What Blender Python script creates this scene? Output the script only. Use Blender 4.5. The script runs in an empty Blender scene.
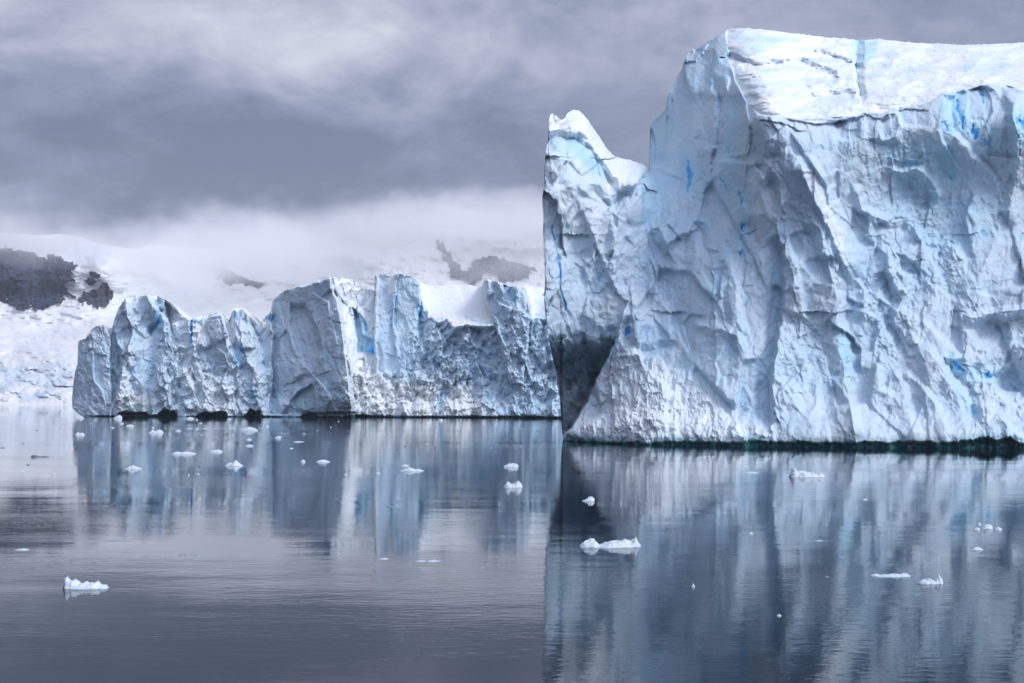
import bpy, math, random
import numpy as np

F = 1422.0          # focal length in pixels of the 1024 wide frame
HC = 8.0            # camera height over the water
VH, UC = 397.0, 512.0
sc = bpy.context.scene
col = sc.collection

# ------------------------------------------------------------------ noise
def _hash(ix, iy, seed):
    h = (ix.astype(np.int64) * 374761393 + iy.astype(np.int64) * 668265263 + seed * 2147483647 + 1013904223) & 0xffffffff
    h = ((h ^ (h >> 13)) * 1274126177) & 0xffffffff
    h = ((h ^ (h >> 16)) * 2246822519) & 0xffffffff
    h = h ^ (h >> 15)
    return (h & 0xffffff) / float(0xffffff)

def vnoise(x, y, seed=0):
    x0 = np.floor(x); y0 = np.floor(y)
    fx = x - x0; fy = y - y0
    fx = fx * fx * fx * (fx * (fx * 6 - 15) + 10); fy = fy * fy * fy * (fy * (fy * 6 - 15) + 10)
    a = _hash(x0, y0, seed); b = _hash(x0 + 1, y0, seed)
    c = _hash(x0, y0 + 1, seed); d = _hash(x0 + 1, y0 + 1, seed)
    return ((a + (b - a) * fx) * (1 - fy) + (c + (d - c) * fx) * fy) * 2 - 1

def fbm(x, y, seed=0, octv=4, gain=0.5, ridged=False):
    s = 0; a = 1.0; t = 0
    ca, sa = math.cos(0.6), math.sin(0.6)
    for k in range(octv):
        n = vnoise(x, y, seed + 17 * k)
        if ridged: n = 1 - 2 * np.abs(n)
        s = s + a * n; t += a; a *= gain
        x, y = (x * ca - y * sa) * 2.03 + 5.2, (x * sa + y * ca) * 2.03 + 1.7
    return s / t

def facets(U, V, cu, cv, seed, tilt, curv=0.5, mode='min', lean=(0, 0)):
    """envelope of tilted, curved plates: fractured ice (metres, towards the viewer)"""
    x = U / cu; y = V / cv
    x0 = np.floor(x); y0 = np.floor(y)
    best = None
    for dx in (-1, 0, 1):
        for dy in (-1, 0, 1):
            cx = x0 + dx; cy = y0 + dy
            sx = cx + .1 + .8 * _hash(cx, cy, seed); sy = cy + .1 + .8 * _hash(cx, cy, seed + 1)
            gx = _hash(cx, cy, seed + 2) * 2 - 1 + lean[0]; gy = _hash(cx, cy, seed + 3) * 2 - 1 + lean[1]
            hh = _hash(cx, cy, seed + 4) * 2 - 1
            rx = x - sx; ry = y - sy
            q = tilt * (hh * .5 + gx * rx + gy * ry)
            k = curv * (rx * rx + ry * ry)
            val = q + k if mode == 'min' else q - k
            best = val if best is None else (np.minimum(best, val) if mode == 'min' else np.maximum(best, val))
    return best

def plates(U, V, cu, cv, seed, h, tilt, rot=0.0, soft=.10):
    """broken plates: each cell is a flat, tilted fracture plane, with a short step to its neighbour"""
    c, s = math.cos(rot), math.sin(rot)
    x = (U * c - V * s) / cu; y = (U * s + V * c) / cv
    x0 = np.floor(x); y0 = np.floor(y)
    num = 0; den = 0
    cells = []
    dmin = None
    for dx in (-1, 0, 1):
        for dy in (-1, 0, 1):
            cx = x0 + dx; cy = y0 + dy
            rx = x - (cx + .08 + .84 * _hash(cx, cy, seed)); ry = y - (cy + .08 + .84 * _hash(cx, cy, seed + 1))
            d = np.sqrt(rx * rx + ry * ry)
            val = h * (_hash(cx, cy, seed + 4) * 2 - 1) + tilt * ((_hash(cx, cy, seed + 2) * 2 - 1) * rx + (_hash(cx, cy, seed + 3) * 2 - 1) * ry)
            cells.append((d, val)); dmin = d if dmin is None else np.minimum(dmin, d)
    for d, val in cells:
        w = np.exp(-np.clip((d - dmin) / (soft * .35), 0, 40))
        num = num + w * val; den = den + w
    return num / den

def sstep(a, b, x):
    t = np.clip((x - a) / (b - a), 0, 1)
    return t * t * (3 - 2 * t)

def polydist(U, V, pts):
    """distance to a polyline and the signed side (positive = right of a line drawn downwards)"""
    best = np.full(U.shape, 1e9); side = np.zeros(U.shape)
    for (x0, y0), (x1, y1) in zip(pts[:-1], pts[1:]):
        dx, dy = x1 - x0, y1 - y0
        L2 = dx * dx + dy * dy + 1e-9
        t = np.clip(((U - x0) * dx + (V - y0) * dy) / L2, 0, 1)
        ex = U - (x0 + t * dx); ey = V - (y0 + t * dy)
        d = np.hypot(ex, ey)
        s = (U - x0) * dy - (V - y0) * dx
        m = d < best - 1e-6
        best = np.where(m, d, best); side = np.where(m, np.sign(s), side)
    return best, side

def inpoly(U, V, poly):
    """signed distance, positive inside"""
    ins = np.zeros(U.shape, bool)
    n = len(poly)
    for i in range(n):
        x0, y0 = poly[i]; x1, y1 = poly[(i + 1) % n]
        if y0 == y1: continue
        c = ((V < y0) != (V < y1)) & (U < (x1 - x0) * (V - y0) / (y1 - y0) + x0)
        ins ^= c
    d, _ = polydist(U, V, list(poly) + [poly[0]])
    return np.where(ins, d, -d)

def tps(pts, U, V, lam=1e-4):
    P = np.array(pts, float); S = 100.0
    x = P[:, 0] / S; y = P[:, 1] / S; z = P[:, 2]
    n = len(P)
    def ker(r2): return np.where(r2 > 1e-12, 0.5 * r2 * np.log(r2 + 1e-12), 0)
    K = ker((x[:, None] - x) ** 2 + (y[:, None] - y) ** 2) + lam * np.eye(n)
    A = np.zeros((n + 3, n + 3)); A[:n, :n] = K
    A[:n, n] = 1; A[:n, n + 1] = x; A[:n, n + 2] = y
    A[n, :n] = 1; A[n + 1, :n] = x; A[n + 2, :n] = y
    w = np.linalg.solve(A, np.concatenate([z, [0, 0, 0]]))
    out = w[n] + w[n + 1] * U / S + w[n + 2] * V / S
    for i in range(n):
        out = out + w[i] * ker((U / S - x[i]) ** 2 + (V / S - y[i]) ** 2)
    return out

class Field:
    """relief being sculpted: U, V say where a surface point stands, R is relief in metres"""
    def __init__(s, U, V):
        s.U, s.V = U, V
        s.R = np.zeros(U.shape); s.blue = np.zeros(U.shape); s.snow = np.zeros(U.shape); s.wet = np.zeros(U.shape)
    def box(s, pts, pad):
        a = np.array(pts); u0, v0 = a.min(0) - pad; u1, v1 = a.max(0) + pad
        return np.where((s.U >= u0) & (s.U <= u1) & (s.V >= v0) & (s.V <= v1))
    def ridge(s, pts, amp, wl, wr, p=1.0):
        idx = s.box(pts, max(wl, wr) + 1)
        d, sd = polydist(s.U[idx], s.V[idx], pts)
        w = np.where(sd >= 0, wr, wl)
        s.R[idx] += amp * np.clip(1 - d / w, 0, 1) ** p
    def step(s, pts, amp, wl, wr, edge=2.0):
        """the left side stands amp proud at the line and sinks over wl; right side starts sunk and rises over wr"""
        idx = s.box(pts, max(wl, wr) + 1)
        d, sd = polydist(s.U[idx], s.V[idx], pts)
        left = amp * .5 * np.clip(1 - d / wl, 0, 1); right = -amp * .5 * np.clip(1 - d / wr, 0, 1)
        k = sstep(-edge, edge, d * sd)
        s.R[idx] += left * (1 - k) + right * k
    def plate(s, poly, off, gu, gv, edge=3.0):
        """plate: offset and slope (metres per pixel) inside an outline"""
        idx = s.box(poly, edge + 1)
        d = inpoly(s.U[idx], s.V[idx], poly)
        c = np.mean(np.array(poly), 0)
        k = sstep(-edge * .3, edge, d)
        s.R[idx] += k * (off + gu * (s.U[idx] - c[0]) + gv * (s.V[idx] - c[1]))
    def mask(s, poly, soft):
        return sstep(-soft, soft, inpoly(s.U, s.V, poly))
    def crack(s, pts, w, deep, blue=1.0):
        idx = s.box(pts, w * 4 + 2)
        uu, vv = s.U[idx], s.V[idx]
        d, _ = polydist(uu, vv, pts)
        a, b = np.array(pts[0], float), np.array(pts[-1], float); L2 = ((b - a) ** 2).sum() + 1e-6
        tt = np.clip(((uu - a[0]) * (b[0] - a[0]) + (vv - a[1]) * (b[1] - a[1])) / L2, 0, 1)
        wid = 1.35 * (.4 + .75 * np.sin(np.pi * np.clip(tt, .06, .94)) ** .7) * (1 + .75 * vnoise(uu / 2.3 + 9, vv / 4.1, 661) + .3 * vnoise(uu / 1.2, vv / 1.2, 662))
        d = d / np.clip(wid, .12, 3)
        blue = blue * np.clip(1.0 + .35 * vnoise(uu / 3, vv / 5, 663), 0, 1)
        s.R[idx] -= .28 * deep * np.clip(1 - d / (1.6 * w), 0, 1)
        s.blue[idx] = np.maximum(s.blue[idx], blue * sstep(w * 1.25, w * .5, d))
    def tint(s, poly, amt, soft=6):
        idx = s.box(poly, soft + 1)
        k = sstep(-soft, soft * .6, inpoly(s.U[idx], s.V[idx], poly))
        s.blue[idx] = np.maximum(s.blue[idx], amt * k)

def interp(u, pts):
    a = np.array(pts, float)
    return np.interp(u, a[:, 0], a[:, 1])

# ------------------------------------------------------------------ materials
def nt(name):
    m = bpy.data.materials.new(name); m.use_nodes = True
    t = m.node_tree; t.nodes.clear()
    return m, t, t.nodes, t.links

def node(N, typ, **kw):
    n = N.new(typ)
    for k, v in kw.items(): setattr(n, k, v)
    return n

def mixc(N, L, fac, a, b, blend='MIX'):
    n = N.new('ShaderNodeMix'); n.data_type = 'RGBA'; n.blend_type = blend
    for sock, val in ((n.inputs[0], fac), (n.inputs[6], a), (n.inputs[7], b)):
        if hasattr(val, 'is_output'): L.new(val, sock)
        elif isinstance(val, tuple): sock.default_value = val if len(val) == 4 else val + (1,)
        else: sock.default_value = val
    return n.outputs[2]

def math_(N, L, op, a, b=None, c=None, clamp=False):
    n = N.new('ShaderNodeMath'); n.operation = op; n.use_clamp = clamp
    for i, val in enumerate((a, b, c)):
        if val is None: continue
        if hasattr(val, 'is_output'): L.new(val, n.inputs[i])
        else: n.inputs[i].default_value = val
    return n.outputs[0]

def noise(N, L, vec, scale, detail=4, rough=.55, dist=0.0):
    n = N.new('ShaderNodeTexNoise'); n.inputs['Scale'].default_value = scale
    n.inputs['Detail'].default_value = detail; n.inputs['Roughness'].default_value = rough
    n.inputs['Distortion'].default_value = dist
    if vec is not None: L.new(vec, n.inputs['Vector'])
    return n

def ramp(N, L, fac, stops):
    r = N.new('ShaderNodeValToRGB')
    el = r.color_ramp.elements
    while len(el) < len(stops): el.new(0.5)
    for e, (p, c) in zip(el, stops):
        e.position = p; e.color = (c if isinstance(c, tuple) else (c, c, c)) + ((1,) if not isinstance(c, tuple) or len(c) == 3 else ())
    L.new(fac, r.inputs[0])
    return r.outputs[0]

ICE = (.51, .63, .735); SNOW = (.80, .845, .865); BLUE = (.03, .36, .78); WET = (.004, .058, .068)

def ice_material(name, s=1.0, ice=ICE, snow=SNOW):
    m, t, N, L = nt(name)
    out = N.new('ShaderNodeOutputMaterial'); b = N.new('ShaderNodeBsdfPrincipled')
    L.new(b.outputs[0], out.inputs[0])
    at = node(N, 'ShaderNodeAttribute', attribute_name='mix')
    sp = N.new('ShaderNodeSeparateColor'); L.new(at.outputs['Color'], sp.inputs[0])
    tc = N.new('ShaderNodeTexCoord'); P = tc.outputs['Object']
    mp = N.new('ShaderNodeMapping'); mp.inputs['Scale'].default_value = (1, 1, .7); L.new(P, mp.inputs[0])
    n1 = noise(N, L, mp.outputs[0], .10 * s, 6, .6, .6)        # broad patches of whiter and bluer ice
    n2 = noise(N, L, P, 1.6 * s, 6, .7)
    n3 = noise(N, L, mp.outputs[0], .5 * s, 5, .6, .3)
    # streaks of meltwater and layers
    ms = N.new('ShaderNodeMapping'); ms.inputs['Scale'].default_value = (1, 1, .2); L.new(P, ms.inputs[0])
    n4 = noise(N, L, ms.outputs[0], .8 * s, 4, .6)
    k = math_(N, L, 'MULTIPLY_ADD', n1.outputs[0], 1.5, -.55)
    k = math_(N, L, 'ADD', k, math_(N, L, 'MULTIPLY_ADD', n3.outputs[0], .8, -.4), clamp=True)
    snowk = math_(N, L, 'ADD', math_(N, L, 'MULTIPLY', k, .55), sp.outputs[1], clamp=True)
    nt_ = noise(N, L, P, .045 * s, 4, .6, 1.2)
    icec = mixc(N, L, ramp(N, L, nt_.outputs[0], [(.40, 0.0), (.64, 1.0)]), ice, (.43, .62, .77))
    c = mixc(N, L, snowk, icec, snow)
    st = ramp(N, L, n4.outputs[0], [(.42, 0.0), (.66, 1.0)])
    c = mixc(N, L, math_(N, L, 'MULTIPLY', st, math_(N, L, 'MULTIPLY_ADD', sp.outputs[1], -.12, .15)), c, (.40, .56, .70))
    nb = math_(N, L, 'MULTIPLY_ADD', n3.outputs[0], 1.2, -.6)
    bl = math_(N, L, 'ADD', sp.outputs[0], math_(N, L, 'MULTIPLY', nb, math_(N, L, 'MULTIPLY', sp.outputs[0], 1.6)), clamp=True)
    c1 = mixc(N, L, math_(N, L, 'MULTIPLY', bl, 2.0, clamp=True), c, (.42, .66, .80))
    c = mixc(N, L, math_(N, L, 'MULTIPLY_ADD', bl, 2.0, -1.0, clamp=True), c1, BLUE)
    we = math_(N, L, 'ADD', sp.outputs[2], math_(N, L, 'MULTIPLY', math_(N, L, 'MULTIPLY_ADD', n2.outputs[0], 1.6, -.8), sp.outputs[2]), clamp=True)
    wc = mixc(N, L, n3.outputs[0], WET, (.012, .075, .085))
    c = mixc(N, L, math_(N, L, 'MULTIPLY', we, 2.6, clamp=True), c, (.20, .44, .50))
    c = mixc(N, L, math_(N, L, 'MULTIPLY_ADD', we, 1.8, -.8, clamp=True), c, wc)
    L.new(c, b.inputs['Base Color'])
    b.inputs['Roughness'].default_value = .55
    L.new(math_(N, L, 'MULTIPLY_ADD', we, -.3, .35), b.inputs['Specular IOR Level'])
    bp = N.new('ShaderNodeBump'); bp.inputs['Strength'].default_value = .5; bp.inputs['Distance'].default_value = .6 / s
    hsum = math_(N, L, 'ADD', n2.outputs[0], math_(N, L, 'MULTIPLY', n3.outputs[0], 1.2))
    L.new(hsum, bp.inputs['Height']); L.new(bp.outputs[0], b.inputs['Normal'])
    return m

# ------------------------------------------------------------------ tags
def tag(o, label=None, cat=None, group=None, kind=None):
    for k, v in (('label', label), ('category', cat), ('group', group), ('kind', kind)):
        if v: o[k] = v
    return o

def empty(name, loc):
    o = bpy.data.objects.new(name, None); col.objects.link(o); o.location = loc
    return o

def make_mesh(name, co, faces, mat, attr=None, parent=None, origin=(0, 0, 0), smooth=True):
    """co (n,3) world, faces (m,4) int"""
    used, inv = np.unique(faces.ravel(), return_inverse=True)
    co = co[used] - np.array(origin); faces = inv.reshape(faces.shape)
    me = bpy.data.meshes.new(name)
    nf, k = faces.shape
    me.vertices.add(len(co)); me.vertices.foreach_set('co', co.astype(np.float32).ravel())
    me.loops.add(nf * k); me.loops.foreach_set('vertex_index', faces.astype(np.int32).ravel())
    me.polygons.add(nf); me.polygons.foreach_set('loop_start', np.arange(0, nf * k, k, dtype=np.int32))
    try: me.polygons.foreach_set('loop_total', np.full(nf, k, dtype=np.int32))
    except Exception: pass
    me.update(calc_edges=True); me.validate()
    me.polygons.foreach_set('use_smooth', np.full(len(me.polygons), smooth))
    if attr is not None:
        a = me.attributes.new('mix', 'FLOAT_COLOR', 'POINT')
        c = np.ones((len(co), 4), np.float32); c[:, :3] = attr[used]
        a.data.foreach_set('color', c.ravel())
    me.materials.append(mat)
    o = bpy.data.objects.new(name, me); col.objects.link(o)
    if parent is not None: o.parent = parent
    else: o.location = origin
    return o

def grid_faces(nr, nc, off=0, flip=False):
    r, c = np.meshgrid(np.arange(nr - 1), np.arange(nc - 1), indexing='ij')
    a = r * nc + c + off
    q = np.stack([a, a + 1, a + nc + 1, a + nc], -1).reshape(-1, 4)
    return q[:, ::-1] if flip else q

def rays(U, V, D):
    return np.stack([(U - UC) * D / F, D, HC + (VH - V) * D / F], -1)

def shell(U, V, D, back, masks, names, mats, fld, parent, origin, sidekeep=1.0, topdrop=.0):
    """closed body: sculpted front (rows down, columns right) plus a rough back standing `back` metres behind"""
    nr, nc = U.shape
    P = rays(U, V, D)
    # rows that dip below the water
    B = P.copy()
    bk = back + 6 * fbm(U / 30, V / 30, 77, 3)
    B[..., 0] = P[..., 0] * (1 + sidekeep * bk / D)
    B[..., 1] += bk
    B[..., 2] = P[..., 2] * (1 - topdrop)
    co = np.concatenate([P.reshape(-1, 3), B.reshape(-1, 3), P.reshape(-1, 3)])
    A = np.stack([fld.blue, fld.snow, fld.wet], -1).reshape(-1, 3)
    A = np.clip(np.concatenate([A, A, A]), 0, 1)
    ff = grid_faces(nr, nc)
    fm = masks.reshape(nr, nc)[:-1, :-1].ravel()
    n = nr * nc
    bf = grid_faces(nr, nc, n, True)
    # coarse: keep whole back grid, cheap enough; rim quads
    idx = np.arange(n).reshape(nr, nc)
    ring = []
    for line, fl in ((idx[0], True), (idx[-1], False), (idx[:, 0], False), (idx[:, -1], True)):
        q = np.stack([line[:-1] + 2 * n, line[1:] + 2 * n, line[1:] + n, line[:-1] + n], -1)
        ring.append(q[:, ::-1] if fl else q)
    ring = np.concatenate(ring)
    objs = []
    for i, (nm, mt) in enumerate(zip(names, mats)):
        fs = ff[fm == i]
        if i == 0: fs = np.concatenate([fs, bf, ring])
        if len(fs): objs.append(make_mesh(nm, co, fs[:, ::-1], mt, A, parent, origin))
    return objs

M_ice = ice_material('glacier_ice', 1.0)
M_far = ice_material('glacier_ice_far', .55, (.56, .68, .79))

# ------------------------------------------------------------------ near iceberg
def near_iceberg():
    us = np.concatenate([np.arange(543.0, 566, .33), np.arange(566, 646, .65), np.arange(646, 662, .33), np.arange(662, 1112, .65)])
    nr = 640
    top = [(543, 196), (544, 168), (545.5, 152), (548, 140), (549, 122), (550, 115), (553, 113.5), (556, 115), (561, 119.5), (564, 119), (568, 113),
           (574, 110), (579, 111), (585, 116), (592, 126), (599, 136), (606, 147), (612, 154), (617, 157.5), (630, 160), (641, 163.5), (647, 166),
           (648.5, 171), (649.3, 172), (650, 125), (653, 121), (658, 117), (664, 111.5), (666.5, 107), (667.5, 98), (671, 90), (676, 78), (682, 68),
           (686, 56), (690, 50.5), (697, 49), (705, 43.5), (716, 36.5), (724, 31.5), (732, 28.5), (745, 28), (760, 29), (780, 31.5), (800, 34), (830, 37.5),
           (850, 39), (856, 40.5), (880, 39), (900, 41.5), (930, 43.5), (965, 45), (990, 44), (1024, 42.5), (1060, 40), (1112, 45)]
    bot = [(543, 214), (544.5, 290), (546, 322), (550, 345), (551.5, 352), (554, 366), (557, 378), (560, 400), (561.5, 425), (563, 441), (568, 443), (600, 445),
           (650, 447), (750, 448.5), (850, 449.5), (1000, 450.5), (1112, 451)]
    vt = interp(us, top) + .9 * fbm(us / 3.0, us * 0, 5, 3) * (us > 551)
    vb = interp(us, bot)
    t = np.linspace(0, 1, nr)[:, None]
    k1 = 250; ref = np.maximum(180, vt + 3)
    V = np.concatenate([vt + np.linspace(0, 1, k1, endpoint=False)[:, None] * (ref - vt), ref + np.linspace(0, 1, nr - k1)[:, None] * (vb - ref)]); U = np.repeat(us[None], nr, 0)
    U = U + (3.2 * fbm(V / 20, V * 0 + 1, 7, 5, .6) + .5) * np.exp(-np.clip(U - 543, 0, 99) / 7) * sstep(150, 175, V)
    ctl = [ # u, v, distance
        (745, 28, 290), (800, 34, 292), (856, 40, 292), (930, 43, 290), (1024, 42, 287), (1110, 44, 286),
        (736, 60, 272), (750, 85, 257), (762, 119, 244), (800, 121, 244), (830, 123, 244), (880, 113, 246), (910, 106, 247), (940, 94, 250), (985, 87, 251), (1024, 88, 250), (1110, 90, 249),
        (800, 78, 264), (860, 78, 265), (930, 70, 268), (1000, 65, 268),
        (650, 123, 294), (668, 100, 290), (690, 55, 296), (715, 40, 290), (727, 29, 291), (700, 90, 277), (720, 120, 262), (740, 105, 259), (742, 135, 253),
        (655, 165, 288), (680, 150, 278), (720, 170, 260), (750, 170, 250), (768, 150, 244),
        (545, 150, 262), (551, 115, 266), (575, 111, 276), (600, 137, 281), (630, 160, 285), (646, 168, 284),
        (560, 160, 262), (585, 160, 266), (610, 180, 268), (640, 180, 272), (663, 190, 274), (690, 205, 268), (720, 210, 258),
        (543, 210, 259), (545, 260, 257), (548, 320, 256), (570, 250, 260), (600, 230, 263), (640, 235, 265), (680, 240, 262), (720, 250, 254), (760, 240, 246), (800, 200, 243), (850, 200, 244), (900, 190, 246), (960, 180, 247), (1024, 180, 246), (1110, 180, 245),
        (560, 310, 258), (590, 300, 260), (620, 290, 261), (660, 290, 260), (700, 300, 251), (760, 300, 244), (800, 280, 241), (850, 280, 242), (900, 270, 242), (960, 270, 241), (1024, 270, 240), (1110, 270, 240),
        (552, 350, 259), (585, 340, 261), (620, 340, 259), (660, 350, 252), (700, 350, 246), (760, 350, 241), (820, 350, 238), (900, 350, 236), (960, 340, 236), (1024, 330, 237), (1110, 330, 236),
        (565, 435, 262), (590, 400, 261), (610, 380, 260), (640, 400, 247), (600, 425, 252), (650, 430, 240), (700, 400, 240), (760, 400, 236.5), (820, 400, 234), (900, 400, 232), (1000, 400, 230), (1110, 400, 229),
        (565, 443, 257), (600, 444, 247), (650, 446, 238), (750, 448, 231), (850, 449, 226), (1000, 450, 222), (1110, 450, 221)]
    D = tps(ctl, U, V, 3e-4)
    # ragged outlines: features are read through a warped coordinate
    wu = U + 5 * fbm(U / 26, V / 34, 11, 4) + 1.5 * fbm(U / 6, V / 8, 12, 3)
    wv = V + 5 * fbm(U / 26, V / 30, 13, 4) + 1.5 * fbm(U / 6, V / 7, 14, 3)
    f = Field(wu, wv)
    rim = interp(U, [(700, 0), (733, 24), (735, 30), (727, 40), (728, 52)])  # placeholder, the cap outline is below
    cap_poly = [(732, 10), (726, 34), (727, 46), (729, 60), (736, 80), (744, 97), (752, 108), (760, 115.5), (775, 116), (790, 119), (800, 122), (815, 124), (830, 122.5),
                (850, 118), (865, 112), (882, 113), (900, 108), (915, 106), (930, 103), (942, 94), (960, 91), (978, 87), (990, 84), (1005, 86), (1024, 90), (1060, 96), (1130, 100), (1130, 10)]
    cu = U + 1.2 * fbm(U / 9, V / 9, 31, 3); cv = V + 1.6 * fbm(U / 10, V / 10, 32, 4)
    capd = inpoly(cu, cv, cap_poly)
    cap = sstep(-.6, .6, capd)
    # the spire wall that stands behind the apron, hollow and overhanging at its foot
    wall = tps([(545, 300, 258), (552, 345, 260), (575, 342, 262), (600, 345, 263), (560, 366, 271), (575, 364, 274), (590, 372, 277), (598, 360, 274), (556, 384, 272), (566, 392, 272.5), (585, 400, 279), (562, 438, 275.5), (570, 425, 276), (590, 440, 281), (620, 360, 276)], U, V, 1e-4)
    edge = [(624, 318), (614, 338), (607, 356), (600, 372), (590, 392), (578, 414), (570, 428), (563, 440)]
    d, sd = polydist(wu, wv, edge)
    k = sstep(-1.5, 1.5, d * sd)
    low = sstep(335, 352, wv + 8 * fbm(U / 9, V / 9, 41, 3)) * (U < 640)
    D = D * (1 - low) + (D * k + wall * (1 - k)) * low
    hollow = low * (1 - k)
    # ---- plates and scallops of fractured ice
    cliff = 1 - cap
    right = sstep(740, 800, U)
    tall = facets(wu, wv, 34, 78, 101, 7.0, 3.0, 'max', (0, 0))
    med = facets(wu + 8, wv, 15, 26, 140, 3.2, 2.0, 'min')
    med2 = facets(wu, wv, 10, 13, 180, 1.8, 1.4, 'max')
    rough = .5 + .5 * fbm(U / 60, V / 60, 71, 3)
    rub = np.clip(.12 + 1.5 * fbm(U / 45, V / 55, 72, 3) + .35 * sstep(880, 960, U) * sstep(240, 320, V) + .25 * f.mask([(640, 300), (740, 400), (760, 440), (570, 440), (600, 370)], 20), 0, 1.2)
    pu = U + 2.2 * fbm(U / 18, V / 18, 15, 3) + .5 * fbm(U / 4, V / 4, 16, 2); pv = V + 2.2 * fbm(U / 18, V / 18, 17, 3)
    f.R += cliff * (plates(pu, pv, 46, 92, 601, 1.0, 4.6, .28, .05) + plates(pu, pv, 23, 44, 621, .6, 2.4, -.15, .07) * (.3 + .8 * rough)
                    + plates(pu, pv, 9, 13, 641, .32, 1.0, .5, .08) * (.25 + .6 * rub))
    f.R += cliff * (tall * .45 + med * (.12 + .4 * rub) + med2 * (.3 * rub))
    f.R += cliff * (1.0 * fbm(wu / 10, wv / 11, 51, 5, .55, True) * (.02 + .8 * rub) + .25 * fbm(U / 3.2, V / 3.4, 52, 3) * (.04 + rub))
    f.R += cliff * .6 * facets(U + 2 * fbm(U / 5, V / 5, 54, 2), V, 5.5, 6.5, 190, 1.3, 1.0, 'min') * (.8 * rub)
    f.R += cliff * .9 * fbm(wu / 22 + .3 * wv / 22, wv / 34, 58, 3, .5, True)
    f.R += cliff * .25 * fbm(wu / 6, wv / 30, 57, 3)                      # melt flutes
    # ---- left shaded wall
    f.step([(718, 36), (708, 45), (701, 56), (694, 63), (687, 64)], 3.0, 14, 10, 1.2)
    f.ridge([(690, 52), (682, 64), (676, 80), (668, 100), (652, 122)], 2.0, 8, 5)
    f.ridge([(714, 86), (718, 100), (718, 145), (712, 165)], -3.0, 4, 10)
    f.crack([(715, 90), (718, 104), (717.5, 140)], 1.1, .8, .55)
    f.crack([(713, 54), (713.5, 84)], 1.6, .4, .38)
    f.tint([(727, 98), (737, 98), (737, 190), (722, 192), (724, 140)], .33, 4)
    f.tint([(681, 95), (685, 95), (685, 118), (681, 118)], .22, 3)
    f.ridge([(742, 92), (748, 118), (745, 150), (752, 185), (750, 215)], 3.5, 14, 12)
    f.ridge([(695, 70), (692, 110), (697, 150), (690, 200)], 2.6, 16, 9)
    f.ridge([(672, 110), (674, 150), (668, 178), (672, 214), (664, 240)], 2.8, 9, 14)
    f.plate([(652, 128), (672, 112), (676, 150), (669, 180), (655, 172)], -1.5, -.10, 0, 3)
    f.step([(700, 142), (712, 146), (722, 144)], 2.0, 12, 6, 1)
    # ---- ledges hanging under the rim
    for pts in ([(764, 119), (778, 123), (793, 126), (800, 130)], [(832, 124), (846, 121), (860, 116)], [(868, 114), (880, 116), (890, 112)], [(902, 110), (922, 108)]):
        dd, sdd = polydist(wu, wv, pts)
        f.R += .5 * sstep(9, 0, dd) * (wv < interp(U, pts) ) * cliff - .8 * sstep(9, 0, dd) * (wv >= interp(U, pts)) * cliff
    f.plate([(832, 122), (858, 118), (862, 136), (840, 140)], -2.5, .06, .05, 3)
    f.plate([(880, 116), (898, 112), (900, 132), (884, 140)], -2.5, .12, .03, 3)
    f.plate([(945, 95), (975, 86), (1004, 88), (1012, 104), (1018, 150), (1000, 190), (975, 160), (950, 130)], -4.0, .05, .02, 5)
    f.ridge([(990, 86), (1006, 96), (1014, 120), (1018, 160), (1008, 210)], 4.0, 10, 18)
    # ---- cracks and caves of blue ice
    for pts, w, deep, b in (
        ([(957, 98), (960, 112), (962, 126)], 1.7, 3, 1), ([(943, 121), (948, 128), (953, 132)], 2.2, 3, 1), ([(970, 124), (971, 132), (974, 138)], 2.2, 3, 1),
        ([(982, 92), (984, 103)], 1.3, 2, .9), ([(979, 138), (989, 145)], 2.4, 2.5, .8), ([(1017, 118), (1024, 124), (1026, 134)], 3, 3, .9),
        ([(687, 162), (687, 178), (688, 191)], 1.8, 3, .95), ([(722, 178), (727, 187), (731, 195)], 1.0, 2, 1), ([(740, 192), (740.5, 206)], 1.6, 3, 1),
        ([(744, 222), (745, 229)], 1.8, 3, 1), ([(746, 234), (752, 233), (759, 229)], .9, 2, .9), ([(745, 236), (743, 247), (741, 260)], 1.3, 2, .75),
        ([(703, 192), (704, 202)], 1.5, 2, .5), ([(851, 122), (851, 134), (853, 146)], .7, 1.5, .6),
        ([(552, 226), (556, 243), (560, 262), (561, 284), (565, 297), (569, 310)], 1.0, 2.0, .9), ([(628, 327), (625, 333)], 2.2, 2, .9),
        ([(611, 262), (611, 276)], .8, 1, .4), ([(596, 270), (599, 282)], .8, 1, .7), ([(559, 90), (559, 91)], .1, .1, .1),
        ([(840, 338), (843, 352), (846, 364)], 1.8, 4, .62), ([(956, 361), (966, 370)], 2.6, 3, .9), ([(986, 372), (992, 376)], 2.2, 3, .9), ([(970, 395), (976, 416)], 1.3, 2, .7),
        ([(898, 160), (912, 163), (925, 162)], 3.0, 3, .62), ([(950, 176), (953, 177)], 2, 2, .9), ([(982, 232), (985, 238)], 1.8, 1, .7), ([(1014, 238), (1020, 238)], 3, 1, .5),
        ([(713, 300), (722, 262), (726, 238)], 1.4, 1.5, .5), ([(742, 290), (746, 308)], 1.5, 1.5, .5), ([(758, 262), (756, 285)], 1.0, 1.2, .4)):
        f.crack(pts, w, deep, b)
    f.tint([(925, 150), (945, 146), (956, 158), (960, 176), (950, 180), (938, 170)], .43, 6)
    f.tint([(880, 148), (930, 140), (940, 152), (900, 168)], .32, 8)
    f.tint([(946, 92), (968, 92), (975, 112), (966, 132), (944, 134), (940, 112)], .33, 5)
    f.tint([(915, 236), (990, 226), (992, 242), (930, 250)], .22, 8)
    f.tint([(690, 160), (700, 175), (696, 205), (684, 196)], .29, 5)
    f.tint([(738, 186), (748, 190), (750, 262), (738, 262)], .30, 5)
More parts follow.
